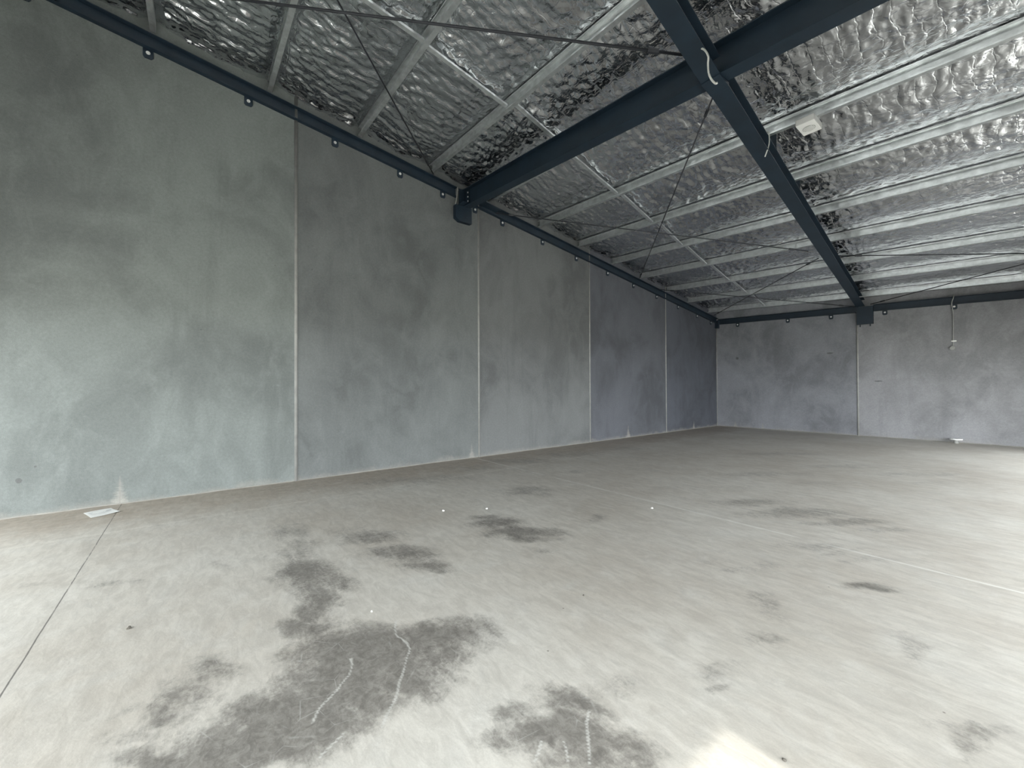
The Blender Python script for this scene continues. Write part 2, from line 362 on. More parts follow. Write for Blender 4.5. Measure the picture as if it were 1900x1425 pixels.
# ------------------------------------------------------------------ floor
STAINS = (
  (-2.27,0.81,0.939,2.62,3.76,-3,1.00),
  (-2.12,0.61,1.05,3.65,4.26,-3.39,1.00),
  (-2.04,0.40,0.798,4.11,5.23,-4.16,1.00),
  (-1.98,0.21,0.467,4.37,6.95,-5.52,1.00),
  (-2.05,0.00,-0.00184,4.97,13.8,-11,0.90),
  (-2.15,1.08,1.74,3.43,4.84,-3.86,0.90),
  (-1.99,0.93,2.05,4.38,4.87,-3.87,0.90),
  (-2.11,1.29,3.25,5.26,6.13,-4.89,0.60),
  (-1.94,0.69,1.97,5.48,5.83,-4.64,0.80),
  (-2.80,0.56,1.08,5.43,9.82,-7.84,0.70),
  (-1.20,1.22,3.21,3.13,6.83,-5.43,0.90),
  (-1.32,1.39,5.32,5.02,7.71,-6.13,0.80),
  (-1.40,1.11,6.57,8.25,12.7,-10.1,0.70),
  (-1.05,1.35,5.31,4.09,8.05,-6.39,0.80),
  (-1.28,1.03,4.82,5.97,13.3,-10.5,0.60),
  (-1.29,1.71,5.03,3.78,10.4,-8.25,0.35),
  (-3.13,0.71,1.68,7.37,2.61,-2.09,0.80),
  (-3.61,0.76,1.05,4.97,2.88,-2.31,0.80),
  (-4.25,0.80,1.03,5.43,2.5,-2.01,0.43),
  (-4.78,0.83,0.852,4.93,3.46,-2.79,0.40),
  (-3.29,0.92,1.94,6.9,6.35,-5.09,0.60),
  (-2.95,0.61,1.75,8.5,6.8,-5.43,0.70),
  (-1.97,0.71,3.38,9.42,7.52,-5.98,0.60),
  (-4.11,1.42,1.05,3.06,5.24,-4.22,0.50),
  (-3.57,1.45,1.33,3.27,5.38,-4.32,0.65),
  (-3.16,1.55,1.97,4.02,7.48,-6,0.65),
  (-2.96,1.64,3.7,6.66,13.3,-10.6,0.58),
  (-4.41,1.29,1.79,6.08,6.08,-4.9,0.29),
  (-3.63,2.66,2.15,2.93,4.83,-3.9,0.72),
  (-3.25,2.65,1.89,2.31,5.56,-4.48,0.72),
  (-3.01,2.66,3.12,3.51,9.11,-7.33,0.65),
  (-3.93,2.64,3.43,5.09,7.89,-6.37,0.58),
  (-2.75,2.53,3.44,3.72,7.95,-6.39,0.36),
  (-2.69,0.10,0.359,9.49,7.81,-6.22,0.60),
  (-2.55,0.01,0.0326,8.66,9.23,-7.34,0.60),
  (-2.42,-0.07,-0.251,8.79,12.9,-10.3,0.60),
  (-2.33,-0.16,-0.688,9.77,18.6,-14.8,0.40),
  (-4.48,3.76,2.07,2.46,3.21,-2.61,0.49),
  (-3.09,3.69,6.97,5.81,5.65,-4.57,0.50),
  (-4.23,0.54,1,7.95,11.1,-8.91,0.22),
  (-4.42,-0.51,-0.864,7.42,9.95,-7.97,0.35),
  (-4.77,-0.96,-2.59,12.9,17.9,-14.3,0.30),
  (-4.32,0.15,0.224,6.68,10.4,-8.38,0.22),
  (-6.45,5.20,0.95,1.18,2.11,-1.74,0.37),
  (-6.30,6.63,1.01,0.962,1.76,-1.46,0.31),
  (-6.40,4.12,1.08,1.67,2.53,-2.08,0.31),
  (-5.98,3.22,0.773,1.43,3.26,-2.67,0.31),
  (-4.93,5.39,5.58,5.09,4.19,-3.44,0.37),
  (-6.25,2.59,0.574,1.38,2.96,-2.41,0.31),
  (-6.78,1.28,0.286,1.51,3.37,-2.74,0.18),
  (-6.16,8.18,1.57,1.18,2.19,-1.83,0.31),
  (-2.21,5.68,2.22,0.859,5.26,-4.27,0.43),
  (-1.70,5.66,2.03,0.604,4.65,-3.76,0.50),
  (-1.26,5.65,3.03,0.67,6.19,-4.99,0.50),
  (-0.92,5.61,4.81,0.78,7.07,-5.7,0.36),
  (-1.43,3.60,4.05,1.59,9.83,-7.88,0.36),
  (-1.69,3.60,7.17,3.34,6.95,-5.58,0.22),
  (-0.80,3.97,7.91,1.56,11.6,-9.26,0.70),
  (-1.10,3.20,13.6,4.61,4.96,-3.96,0.35),
  (-0.42,3.24,10,1.27,8.08,-6.44,0.35),
  (-0.09,2.59,10.1,0.289,17.8,-14.1,0.50),
  (-0.21,2.58,15.9,1.19,28.7,-22.8,0.35),
  (-0.95,2.70,9.72,3.39,9.46,-7.54,0.35),
  (-1.06,2.26,8.6,4,11.1,-8.88,0.35),
  (-1.03,2.07,12,5.9,20.4,-16.2,0.40),
  (-3.45,10.18,1.05,0.354,3.51,-2.91,0.31),
  (-2.16,9.52,1.78,0.401,4.96,-4.08,0.34),
  (-1.22,9.55,1.69,0.215,4.54,-3.72,0.31),
  (-2.77,7.67,1.34,0.482,4.51,-3.69,0.31),
  (-1.87,7.67,2.14,0.519,5.59,-4.56,0.24),
  (-2.70,6.28,2.19,0.935,6.01,-4.9,0.18),
  (-0.81,9.14,2.18,0.19,5.43,-4.43,0.24),
  (-1.29,4.58,3.34,0.93,8.44,-6.79,0.32),
  (-1.05,4.59,4.31,0.972,10.9,-8.76,0.29),
  (-0.84,4.48,4.79,0.885,12.4,-9.93,0.25),
  (-3.32,6.36,1.87,0.97,5.07,-4.14,0.18),
  (-3.25,5.61,1.94,1.12,4.8,-3.91,0.18),
  (-4.37,6.44,1.76,1.19,3.94,-3.23,0.18),
)
CRACKS = (
  ( (-2.530,1.036),(-2.364,0.971),(-2.184,0.957),(-2.022,0.871),(-1.909,0.775),(-1.822,0.688),(-1.770,0.637) ),
  ( (-2.332,0.684),(-2.189,0.623),(-2.088,0.517),(-2.000,0.440) ),
  ( (-1.273,1.438),(-1.075,1.231) ),
  ( (-1.282,1.144),(-1.221,1.046) ),
  ( (-1.219,1.224),(-1.133,1.158) ),
  ( (-1.846,0.518),(-1.794,0.419) ),
)

def axis(lo, hi, fine_lo, fine_hi, fine, coarse):
    return np.unique(np.round(np.concatenate([np.arange(lo, fine_lo, coarse), np.arange(fine_lo, fine_hi, fine), np.arange(fine_hi, hi, coarse), [hi]]), 4))
gx = axis(XW - 0.15, XR + 0.2, -3.0, -0.8, 0.012, 0.04)
gy = axis(YF - 0.1, YB + 0.15, 0.2, 1.6, 0.012, 0.04)
GX, GY = np.meshgrid(gx, gy, indexing='ij')
stain = np.zeros_like(GX)
wx = GX + 0.34 * fbm(GX * 2.2, GY * 2.2, 3) + 0.10 * fbm(GX * 9, GY * 9, 13); wy = GY + 0.34 * fbm(GX * 2.2, GY * 2.2, 8) + 0.10 * fbm(GX * 9, GY * 9, 18)
for (cx, cy, a, b, c, d, s) in STAINS:
    ex = wx - cx; ey = wy - cy
    r = np.sqrt((a*ex + b*ey)**2 + (c*ex + d*ey)**2)
    stain = np.maximum(stain, s * np.clip(1.45 - 0.85 * r, 0, 1))
crack = np.zeros_like(GX)
wx = GX + 0.09 * fbm(GX * 4, GY * 4, 5, 2); wy = GY + 0.09 * fbm(GX * 4, GY * 4, 6, 2)
for line in CRACKS:
    for (x0, y0), (x1, y1) in zip(line[:-1], line[1:]):
        dx, dy = x1 - x0, y1 - y0
        tt = np.clip(((wx - x0)*dx + (wy - y0)*dy) / (dx*dx + dy*dy), 0, 1)
        dd = np.hypot(wx - x0 - tt*dx, wy - y0 - tt*dy)
        crack = np.maximum(crack, np.clip(1.3 - dd / 0.010, 0, 1))
floor = grid_object('floor', gx, gy, 0.0 * GX, M['floor'], {'stain': stain, 'crack': crack})
tag(floor, 'dusty pale grey concrete floor with dark scuffed patches', 'floor', kind='structure')
g = MB().box((XR + 0.2, -40, -0.3), (45, 45, -0.02)).box((-45, -40, -0.3), (XR + 0.2, YF - 0.1, -0.02)).build('ground', M['outside'])
tag(g, 'sunlit concrete yard outside the open doorway', 'ground', kind='structure')

# ------------------------------------------------------------------ walls
def chan_z(y): return 6.044 - 0.1357 * y                       # underside of the channel on the left wall
PANELS = [(-3.9, -2.3), (-2.3, 1.30), (1.30, 4.85), (4.85, 8.46), (8.46, 12.22), (12.22, 15.95)]
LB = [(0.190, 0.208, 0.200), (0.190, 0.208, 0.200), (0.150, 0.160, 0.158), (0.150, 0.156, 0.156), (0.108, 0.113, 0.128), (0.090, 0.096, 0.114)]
LP = [(), ((-0.76, 0.0, 0.11, 0.36),), ((4.66, 0.0, 0.10, 0.30),), (), ((10.16, 0.0, 0.14, 0.36),), ((14.0, 0.0, 0.12, 0.30),)]
LM = [(), ((-1.62, 0.43, 0.03, 0.035, True), (-1.49, 0.58, 0.014, 0.014, True)), (), (), (), ()]
def wall_thing(name, label):
    o = bpy.data.objects.new(name, None); COL.objects.link(o); return tag(o, label, 'wall', kind='structure')
wl = wall_thing('wall_left', 'tall grey precast concrete panel wall with upright sealed joints')
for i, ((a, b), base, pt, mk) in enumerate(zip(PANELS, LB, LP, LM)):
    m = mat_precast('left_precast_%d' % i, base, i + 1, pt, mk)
    e = 0.008
    y0, y1 = a + e, b - e
    top = lambda y: zp(XW, y) + PD + 0.12
    mb = MB().add([(XW - 0.18, y0, -0.1), (XW, y0, -0.1), (XW, y1, -0.1), (XW - 0.18, y1, -0.1),
                   (XW - 0.18, y0, top(y0)), (XW, y0, top(y0)), (XW, y1, top(y1)), (XW - 0.18, y1, top(y1))],
                  [(0,3,2,1),(4,5,6,7),(0,1,5,4),(1,2,6,5),(2,3,7,6),(3,0,4,7)])
    mb.build('panel', m, wl, bevel=0.006)
half = lambda r: [(r * math.cos(math.pi * k / 8), r * math.sin(math.pi * k / 8)) for k in range(9)]
for y in (-2.3, 1.30, 4.85, 8.46, 12.22):
    w = 0.026 if y < 3 else 0.024
    MB().sweep([(XW - 0.006, y, 0.0), (XW - 0.006, y, zp(XW, y) + PD)], half(w), side=(0, 1, 0), up=(1, 0, 0)).build('joint_sealant', M['seal'], wl, smooth=True)
mb = MB(); ys = np.linspace(YF, YB, 220)
mb.sweep([(XW, y, 0.004 + 0.012 * (vnoise(np.array(y * 3.1), np.array(2.0)))) for y in ys], [(0, -0.012), (0.010, -0.012), (0.004, 0.003), (0, 0.004)], side=(1, 0, 0), up=(0, 0, 1))
mb.build('base_sealant', M['base'], wl)

wb = wall_thing('wall_back', 'grey precast concrete end wall with one sealed joint under the rafter')
BP = [(-7.33, -3.14), (-3.14, 1.3)]
for i, (a, b) in enumerate(BP):
    m = mat_precast('back_precast_%d' % i, [(0.235, 0.24, 0.262), (0.285, 0.285, 0.297)][i], 11 + i,
                    [((-6.66, 0, 0.10, 0.24), (-5.75, 0, 0.08, 0.24)), ()][i],
                    [((-6.58, 2.54, 0.05, 0.05, True), (-3.81, 2.54, 0.09, 0.03, True)), ((-2.67, 1.64, 0.10, 0.02, True),)][i])
    z = zp(-4, YB) + 0.5
    MB().box((a + (0.006 if i else -0.18), YB, -0.1), (b - 0.006, YB + 0.18, z)).build('panel', m, wb, bevel=0.006)
MB().sweep([(-3.14, YB + 0.006, 0.0), (-3.14, YB + 0.006, 3.75)], half(0.024), side=(1, 0, 0), up=(0, -1, 0)).build('joint_sealant', M['seal'], wb, smooth=True)
MB().sweep([(XW + 0.012, YB - 0.006, 0.0), (XW + 0.012, YB - 0.006, 3.8)], half(0.016), side=(1, 0, 0), up=(0, -1, 0)).build('corner_sealant', M['seal'], wb, smooth=True)
MB().sweep([(XW, YB, 0), (XR, YB, 0)], [(0, -0.01), (0.022, -0.01), (0.008, 0.016), (0, 0.018)], side=(0, -1, 0), up=(0, 0, 1)).build('base_sealant', M['base'], wb)

mr = mat_precast('right_precast', (0.22, 0.23, 0.23), 21)
wr = wall_thing('wall_right', 'grey precast concrete wall beside the open roller doorway')
zt = zp(XR, YF) + 0.5
MB().box((XR, DOOR[1], -0.1), (XR + 0.18, FILL_GAP[0], zt)).build('panel', mr, wr)
MB().box((XR, FILL_GAP[1], -0.1), (XR + 0.18, YB + 0.18, zt)).build('panel', mr, wr)
MB().box((XR, FILL_GAP[0], FILL_GAP[2]), (XR + 0.18, FILL_GAP[1], zt)).build('lintel', mr, wr)
MB().box((XR, DOOR[0], DOOR[2]), (XR + 0.18, DOOR[1], zt)).build('lintel', mr, wr)
MB().box((XR, YF - 0.18, -0.1), (XR + 0.18, DOOR[0], zt)).build('panel', mr, wr)
aw = MB().box((XR + 0.18, FILL_GAP[0] - 0.3, FILL_GAP[2] + 0.10), (XR + 1.9, FILL_GAP[1] + 0.3, FILL_GAP[2] + 0.18)).box((XR + 1.86, FILL_GAP[0] - 0.3, FILL_GAP[2] + 0.0), (XR + 1.92, FILL_GAP[1] + 0.3, FILL_GAP[2] + 0.22))  # unseen slab added to keep direct sun out of the side opening
aw.build('sun_block', M['trim'], wr)
wf = wall_thing('wall_front', 'grey precast concrete wall behind the camera')
mf = mat_precast('front_precast', (0.24, 0.25, 0.25), 25)
MB().box((XW - 0.18, YF - 0.18, -0.1), (FRONT[0], YF, zp(XW, YF) + 0.5)).build('panel', mf, wf)
MB().box((FRONT[1], YF - 0.18, -0.1), (XR, YF, zp(XW, YF) + 0.5)).build('panel', mf, wf)
MB().box((FRONT[0], YF - 0.18, FRONT[2]), (FRONT[1], YF, zp(XW, YF) + 0.5)).build('lintel', mf, wf)
df = MB()
df.box((XR - 0.03, DOOR[0] - 0.06, 0), (XR - 0.001, DOOR[0], DOOR[2] + 0.06)).box((XR - 0.03, DOOR[1] , 0), (XR - 0.001, DOOR[1] + 0.06, DOOR[2] + 0.06)).box((XR - 0.03, DOOR[0], DOOR[2]), (XR - 0.001, DOOR[1], DOOR[2] + 0.06))
tag(df.build('trim_1', M['trim']), 'steel edge trim round the open roller doorway', 'trim', kind='structure')

# ------------------------------------------------------------------ foil ceiling
cx_ = np.arange(XW - 0.05, XR + 0.06, 0.016); cy_ = np.arange(YF - 0.05, YB + 0.06, 0.016)
CX, CY = np.meshgrid(cx_, cy_, indexing='ij')
P = np.array(PUR); k = np.clip(np.searchsorted(P, CY) - 1, 0, len(P) - 2)
tt = np.clip((CY - P[k]) / (P[k + 1] - P[k]), 0, 1)
sagA = 0.03 + 0.05 * vnoise(CX * 0.5, k * 3.3, 2)
sag = sagA * np.clip(np.sin(np.pi * tt), 0, 1)**1.4
near = np.exp(-np.minimum(tt, 1 - tt) / 0.12)                     # gathered crumples beside each purlin
edge = np.exp(-np.abs(CX - XW) / 0.35)
tri = lambda x: np.abs(2.0 * (x - np.floor(x)) - 1.0) * 2 - 1
fold = 0
FR = np.random.RandomState(21)
for j in range(11):                                               # sharp folds in many directions make the crushed facets
    th = [0.0, 0.12, -0.15, 1.57, 1.4, 0.8, -0.8, 0.45, 2.1, 2.7, 1.2][j]
    fq = [5.0, 8.5, 3.2, 3.5, 6.5, 4.5, 5.5, 9.0, 7.0, 4.0, 11.0][j]
    am = [7.0, 4.0, 7.0, 4.0, 2.6, 4.0, 3.6, 2.2, 2.6, 3.6, 2.0][j] * 0.001
    ph = (CX * math.cos(th) + CY * math.sin(th)) * fq + 3.2 * fbm(CX * 0.9, CY * 0.9, 50 + j, 3) + 1.0 * fbm(CX * 4, CY * 4, 80 + j, 2)
    fold = fold + am * tri(ph) * np.clip(0.15 + 2.4 * (vnoise(CX * 0.9, CY * 0.9, 120 + j) - 0.2), 0.0, 1.6)
w4 = ridge(CX * 11 + 2 * fbm(CX * 4, CY * 4, 21), CY * 4, 14)**2
w5 = tri(CX * 9 + 1.5 * fbm(CX * 2, CY * 5, 33)) * 0.5 + 0.5
disp = 0.018 + (0.95 - 0.52 * np.clip((CX + 4.5) / 3.0, 0, 1)) * fold + 0.010 * fbm(CX * 5, CY * 5, 12, 4) + near * (0.012 * w4 + 0.012 * w5) + edge * 0.03 * w4
# lapped seams running down the slope over the bridging lines
for sx in (-4.75, -2.45, 0.1):
    d = np.abs(CX - sx - 0.02 * fbm(CX * 0, CY * 2, 40))
    disp += 0.010 * np.exp(-(d / 0.05)**2) + 0.018 * np.exp(-(d / 0.3)**2) * ridge(CX * 4, CY * 7, 44)**2
atp = np.clip(1.25 - np.minimum(tt, np.maximum(1 - tt - 0.05, 0)) / 0.07, 0, 1)           # held tight where it lies over the purlins
Z = zp(CX, CY) + PD + 0.014 - sag - (1 - 0.9 * atp) * disp
for i, xa, xb in BRIDGE:
    on = (k == i) & (np.abs(CX - xa - (xb - xa) * tt) < 0.055)
    Z = np.where(on, np.maximum(Z, zp(CX, CY) + 0.062), Z)
Z = np.maximum(Z, zp(CX, CY) + 0.045)
Z = np.where(atp > 0.95, np.maximum(Z, zp(CX, CY) + PD + 0.006), Z)
ceil = grid_object('ceiling', cx_, cy_, Z, M['foil'], flip=True)
tag(ceil, 'crinkled silver foil insulation laid over the roof purlins', 'ceiling', kind='structure')
zz = lambda x, y: zp(x, y) + PD + 0.16
rf = MB().add([(XW - 0.3, YF - 0.3, zz(XW, YF)), (XR + 0.3, YF - 0.3, zz(XR, YF)), (XR + 0.3, YB + 0.3, zz(XR, YB)), (XW - 0.3, YB + 0.3, zz(XW, YB)),
               (XW - 0.3, YF - 0.3, zz(XW, YF) + .12), (XR + 0.3, YF - 0.3, zz(XR, YF) + .12), (XR + 0.3, YB + 0.3, zz(XR, YB) + .12), (XW - 0.3, YB + 0.3, zz(XW, YB) + .12)],
              [(0,3,2,1),(4,5,6,7),(0,1,5,4),(1,2,6,5),(2,3,7,6),(3,0,4,7)])
tag(rf.build('roof', M['galv']), 'metal roof sheeting above the foil', 'roof', kind='structure')

# ------------------------------------------------------------------ purlins
CSEC = [(0, 0), (-0.065, 0), (-0.065, 0.02), (-0.061, 0.02), (-0.061, 0.004), (-0.004, 0.004), (-0.004, PD - 0.004), (-0.061, PD - 0.004),
        (-0.061, PD - 0.02), (-0.065, PD - 0.02), (-0.065, PD), (0, PD)]
ORD = ['first', 'second', 'third', 'fourth', 'fifth', 'sixth', 'seventh', 'eighth', 'ninth']
nb = 6
for i, y in enumerate(PUR):
    o = MB().sweep([(XW + 0.005, y, zp(XW, y)), (XR - 0.005, y, zp(XR, y))], CSEC, side=(0, 1, 0), up=(0, 0, 1)).build('roof_purlin', M['galv'])
    if i < nb: l = 'galvanised steel roof purlin, %s one in front of the dark cross beam' % ORD[nb - 1 - i]
    elif i == nb: l = 'galvanised steel roof purlin immediately behind the dark cross beam, half hidden by it'
    elif i == len(PUR) - 1: l = 'galvanised steel roof purlin nearest the end wall'
    else: l = 'galvanised steel roof purlin, %s one seen beyond the dark cross beam' % ORD[i - nb - 1]
    tag(o, l, 'purlin', 'galvanised roof purlins')

# bridging between the purlins
BR = BRIDGE
BSEC = [(-0.03, 0), (0.03, 0), (0.03, 0.03), (0.026, 0.03), (0.026, 0.004), (-0.026, 0.004), (-0.026, 0.03), (-0.03, 0.03)]
for i, xa, xb in BR:
    ya, yb = PUR[i] + 0.002, PUR[i + 1] - 0.067
    o = MB().sweep([(xa, ya, zp(xa, ya) + 0.022), (xb, yb, zp(xb, yb) + 0.022)], BSEC, up=(0, 0, 1)).build('bridging_strut', M['galv'])
    j = i - nb
    if j < -1: l = 'thin galvanised strut between the %s and %s purlins in front of the cross beam' % (ORD[-j - 1], ORD[-j - 2])
    elif j == -1: l = 'thin galvanised strut running over the dark cross beam to the nearest purlin'
    elif j == 0: l = 'thin galvanised strut just behind the cross beam, ending at the first purlin beyond'
    elif i == 12: l = 'thin galvanised strut ending at the purlin nearest the end wall'
    else: l = 'thin galvanised strut between the %s and %s purlins beyond the cross beam' % (ORD[j - 1], ORD[j])
    tag(o, l, 'strut', 'bridging struts between the purlins')

# ------------------------------------------------------------------ channels bolted along the wall heads
PFC = [(0, 0), (0.075, 0), (0.075, 0.010), (0.008, 0.014), (0.008, 0.186), (0.075, 0.190), (0.075, 0.200), (0, 0.200)]
def lug(parent, p, along, out):
    a = Vector(along); n = Vector(out); p = Vector(p)
    mb = MB(); pr = [(-0.055, 0.02), (0.055, 0.02), (0.055, -0.105), (0.035, -0.13), (-0.035, -0.13), (-0.055, -0.105)]
    mb.sweep([p + n * 0.002, p + n * 0.014], pr, side=a, up=(0, 0, 1))
    l = mb.build('lug', M['steel'], parent)
    MB().disc(p + n * 0.013 + Vector((0, 0, -0.055)), n, 0.024, 0.006, 12).disc(p + n * 0.018 + Vector((0, 0, -0.055)), n, 0.015, 0.014, 6).build('bolt', M['bolt'], l)
def channel(a, b, side, lugs, along, label):
    o = MB().sweep([a, b], PFC, side=side, up=(0, 0, 1)).build('wall_channel', M['steel'])
    for q in lugs: lug(o, q, along, side)
    tag(o, label, 'steel channel', 'dark channels along the wall heads'); return o
cl = lambda y: (XW + 0.001, y, chan_z(y))
channel(cl(YF + 0.01), cl(4.28), (1, 0, 0), [cl(y) for y in (-2.7, -1.6, -0.50, 0.645, 1.90, 3.07, 3.98)], (0, 1, 0), 'dark steel channel along the left wall head, in front of the cross beam')
channel(cl(4.66), cl(YB - 0.01), (1, 0, 0), [cl(y) for y in (4.76, 5.50, 6.73, 7.94, 9.23, 10.45, 11.69, 12.99, 14.27, 15.3)], (0, 1, 0), 'dark steel channel along the left wall head, beyond the cross beam')
bz = lambda x: (x, YB - 0.001, 3.86 - 0.0365 * (x + 7.25))
channel(bz(XW + 0.09), bz(-3.10), (0, -1, 0), [bz(x) for x in (-6.55, -4.95, -3.77)], (1, 0, 0), 'dark steel channel on the end wall, left of the rafter')
channel(bz(-2.76), bz(XR - 0.01), (0, -1, 0), [bz(x) for x in (-2.51, -1.15, 0.3)], (1, 0, 0), 'dark steel channel on the end wall, right of the rafter')

# ------------------------------------------------------------------ main cross beam and rafters
def ibeam(d, w, tf=0.013, tw=0.009):
    a, b = w / 2, tw / 2
    return [(-a, 0), (a, 0), (a, tf), (b, tf), (b, d - tf), (a, d - tf), (a, d), (-a, d), (-a, d - tf), (-b, d - tf), (-b, tf), (-a, tf)]
bb = lambda x: 5.253 - 0.0828 * (x + 6.7) - 0.012            # underside of the beam
beam = bpy.data.objects.new('cross_beam', None); COL.objects.link(beam); beam.location = (0, 0, 0)
tag(beam, 'heavy dark blue steel beam crossing the roof from the left wall bracket', 'beam')
MB().sweep([(XW + 0.06, 4.50, bb(XW + 0.06)), (XR - 0.02, 4.50, bb(XR - 0.02))], ibeam(0.36, 0.18), side=(0, 1, 0), up=(0, 0, 1)).build('beam_section', M['steel'], beam)
zb = bb(XW)
ep = MB().box((XW + 0.045, 4.405, zb - 0.01), (XW + 0.06, 4.595, zb + 0.37)); ep.box((XW + 0.06, 4.30, zb + 0.0), (XW + 0.30, 4.405, zb + 0.012)); ep.box((XW + 0.05, 4.33, zb + 0.0), (XW + 0.065, 4.405, zb + 0.36))
ep.build('end_plate', M['steel'], beam)
for dz in (0.10, 0.19, 0.28):
    MB().disc((XW + 0.17, 4.4955, zb + dz), (0, -1, 0), 0.016, 0.022, 6).build('bolt', M['bolt'], beam)
MB().box((XW + 0.10, 4.485, zb + 0.05), (XW + 0.22, 4.4955, zb + 0.32)).build('web_cleat', M['steel'], beam)
# corbel bracket on the wall
br = MB(); y0, y1, z0, z1 = 4.23, 4.62, zb - 0.33, zb - 0.004
br.add([(XW + 0.001, y0, z0 + 0.06), (XW + 0.001, y0 + 0.10, z0), (XW + 0.001, y1, z0), (XW + 0.001, y1, z1), (XW + 0.001, y0, z1),
        (XW + 0.10, y0, z0 + 0.06), (XW + 0.10, y0 + 0.10, z0), (XW + 0.10, y1, z0), (XW + 0.10, y1, z1), (XW + 0.10, y0, z1)],
       [(0,1,2,3,4), (9,8,7,6,5), (0,5,6,1), (1,6,7,2), (2,7,8,3), (3,8,9,4), (4,9,5,0)])
bk = br.build('wall_bracket', M['steel'])
tag(bk, 'dark steel bracket on the left wall carrying the cross beam end', 'bracket')
for (yy, zzz) in ((4.33, zb - 0.10), (4.52, zb - 0.10), (4.36, zb - 0.23), (4.52, zb - 0.23)):
    MB().disc((XW + 0.10, yy, zzz), (1, 0, 0), 0.016, 0.014, 6).build('bolt', M['steel'], bk)

RD = 0.20
def rafter(pts, label):
    o = bpy.data.objects.new('roof_rafter', None); COL.objects.link(o)
    tag(o, label, 'rafter', 'dark steel rafters')
    MB().sweep(pts, ibeam(RD, 0.20, 0.012, 0.008), side=(1, 0, 0), up=(0, 0, 1)).build('rafter_section', M['steel'], o)
    return o
A0, A1 = Vector((-2.085, 4.60, 4.805)), Vector((-3.03, 15.60, 3.865))
rb = rafter([A0, A1], 'dark steel rafter running from the cross beam to the end wall')
def cleat(o, c, y):
    z0 = c.z + RD - 0.005; z1 = zp(c.x, y) + 0.11
    if z1 - z0 > 0.03: MB().box((c.x - 0.05, y + 0.0015, z0), (c.x + 0.05, y + 0.0095, z1)).build('purlin_cleat', M['steel'], o)
for y in PUR[7:]:
    f = (y - A0.y) / (A1.y - A0.y); cleat(rb, A0 + (A1 - A0) * f, y)
B0, B1, B2 = Vector((-2.085, 4.40, 4.835)), Vector((-1.95, 0.6, 5.70)), Vector((-1.80, YF + 0.02, 6.28))
rfr = rafter([B0, B1, B2], 'dark steel rafter coming over the camera to the cross beam')
for y in PUR[:6]:
    c = B0 + (B1 - B0) * ((y - B0.y) / (B1.y - B0.y)) if y > 0.6 else B1 + (B2 - B1) * ((y - B1.y) / (B2.y - B1.y))
    cleat(rfr, c, y)
sp = MB(); xc = -2.085
sp.add([(xc - 0.1, 4.39, 4.826), (xc + 0.1, 4.39, 4.826), (xc + 0.1, 4.61, 4.794), (xc - 0.1, 4.61, 4.794), (xc - 0.1, 4.39, bb(xc) - 0.012), (xc + 0.1, 4.39, bb(xc) - 0.02), (xc + 0.1, 4.61, bb(xc) - 0.02), (xc - 0.1, 4.61, bb(xc) - 0.012)],
       [(0,3,2,1),(4,5,6,7),(0,1,5,4),(1,2,6,5),(2,3,7,6),(3,0,4,7)])
sp.build('splice_block', M['steel'], beam)
for dy, dz in ((4.15, 0.09), (4.19, 0.13)):
    f = (B0.y - dy) / (B0.y - B1.y); c = B0 + (B1 - B0) * f
    MB().disc((c.x + 0.004, dy, c.z + dz), (1, 0, 0), 0.015, 0.014, 6).build('bolt', M['galv'], rfr)
# bracket under the rafter on the end wall
bk2 = MB().box((-3.13, YB - 0.10, 3.34), (-2.76, YB - 0.001, 3.86)).build('wall_bracket', M['steel'])
tag(bk2, 'dark steel bracket on the end wall under the rafter', 'bracket')
for x in (-3.06, -2.83):
    MB().box((x - 0.012, YB - 0.055, 3.27), (x + 0.012, YB - 0.035, 3.34)).build('bolt', M['steel'], bk2)
bk3 = MB().box((XW + 0.001, YB - 0.12, 3.72), (XW + 0.12, YB - 0.001, 4.02)).build('corner_bracket', M['steel'])
tag(bk3, 'small dark steel bracket high in the corner of the two walls', 'bracket')
# gusset beside the beam end that takes the bracing rod
gs = MB().add([(XW + 0.08, 4.63, 5.47), (XW + 0.36, 4.66, 5.43), (XW + 0.30, 5.25, 5.36), (XW + 0.08, 5.25, 5.38), (XW + 0.08, 4.63, 5.482), (XW + 0.36, 4.66, 5.442), (XW + 0.30, 5.25, 5.372), (XW + 0.08, 5.25, 5.392)],
              [(0,3,2,1),(4,5,6,7),(0,1,5,4),(1,2,6,5),(2,3,7,6),(3,0,4,7)]).build('gusset_plate', M['steel'])
tag(gs, 'dark steel gusset plate on the left wall just behind the cross beam', 'plate')

# ------------------------------------------------------------------ bracing rods
def rod(a, b, label, r=0.011, drop=0.0):
    a, b = Vector(a) - Vector((0, 0, drop)), Vector(b) - Vector((0, 0, drop)); o = MB().tube([a, b], r, 8).build('bracing_rod', M['rod'], smooth=True)
    tag(o, label, 'rod', 'roof bracing rods')
    t = (b - a).normalized()
    for p, s in ((a, 1), (b, -1)):
        MB().tube([p + t * s * 0.30, p + t * s * 0.42], r * 1.9, 6).build('turnbuckle', M['rod'], o)
    return o
def ext(p, q, k): p, q = Vector(p), Vector(q); return p + (q - p) * k
rod((-7.24, 3.73, 5.745), ext((-7.109, 3.597, 5.756), (-4.853, 1.285, 5.965), 2.25), 'black bracing rod rising from left wall channel in front of the cross beam')
rod((-2.30, 4.28, 5.18 + 0.0), ext((-2.355, 4.016, 5.338), (-4.81, 1.136, 5.843), 1.95), 'black bracing rod crossing overhead to the cross beam and rafter junction', 0.015)
rod((-2.32, 5.0, 5.10), (-7.22, 10.62, 4.80), 'long black bracing rod from cross beam junction down to mid left wall')
rod((-7.25, 5.25, 5.41), (-2.93, 10.60, 4.50), 'black bracing rod from the gusset plate beyond the cross beam to the rafter', drop=0.035)
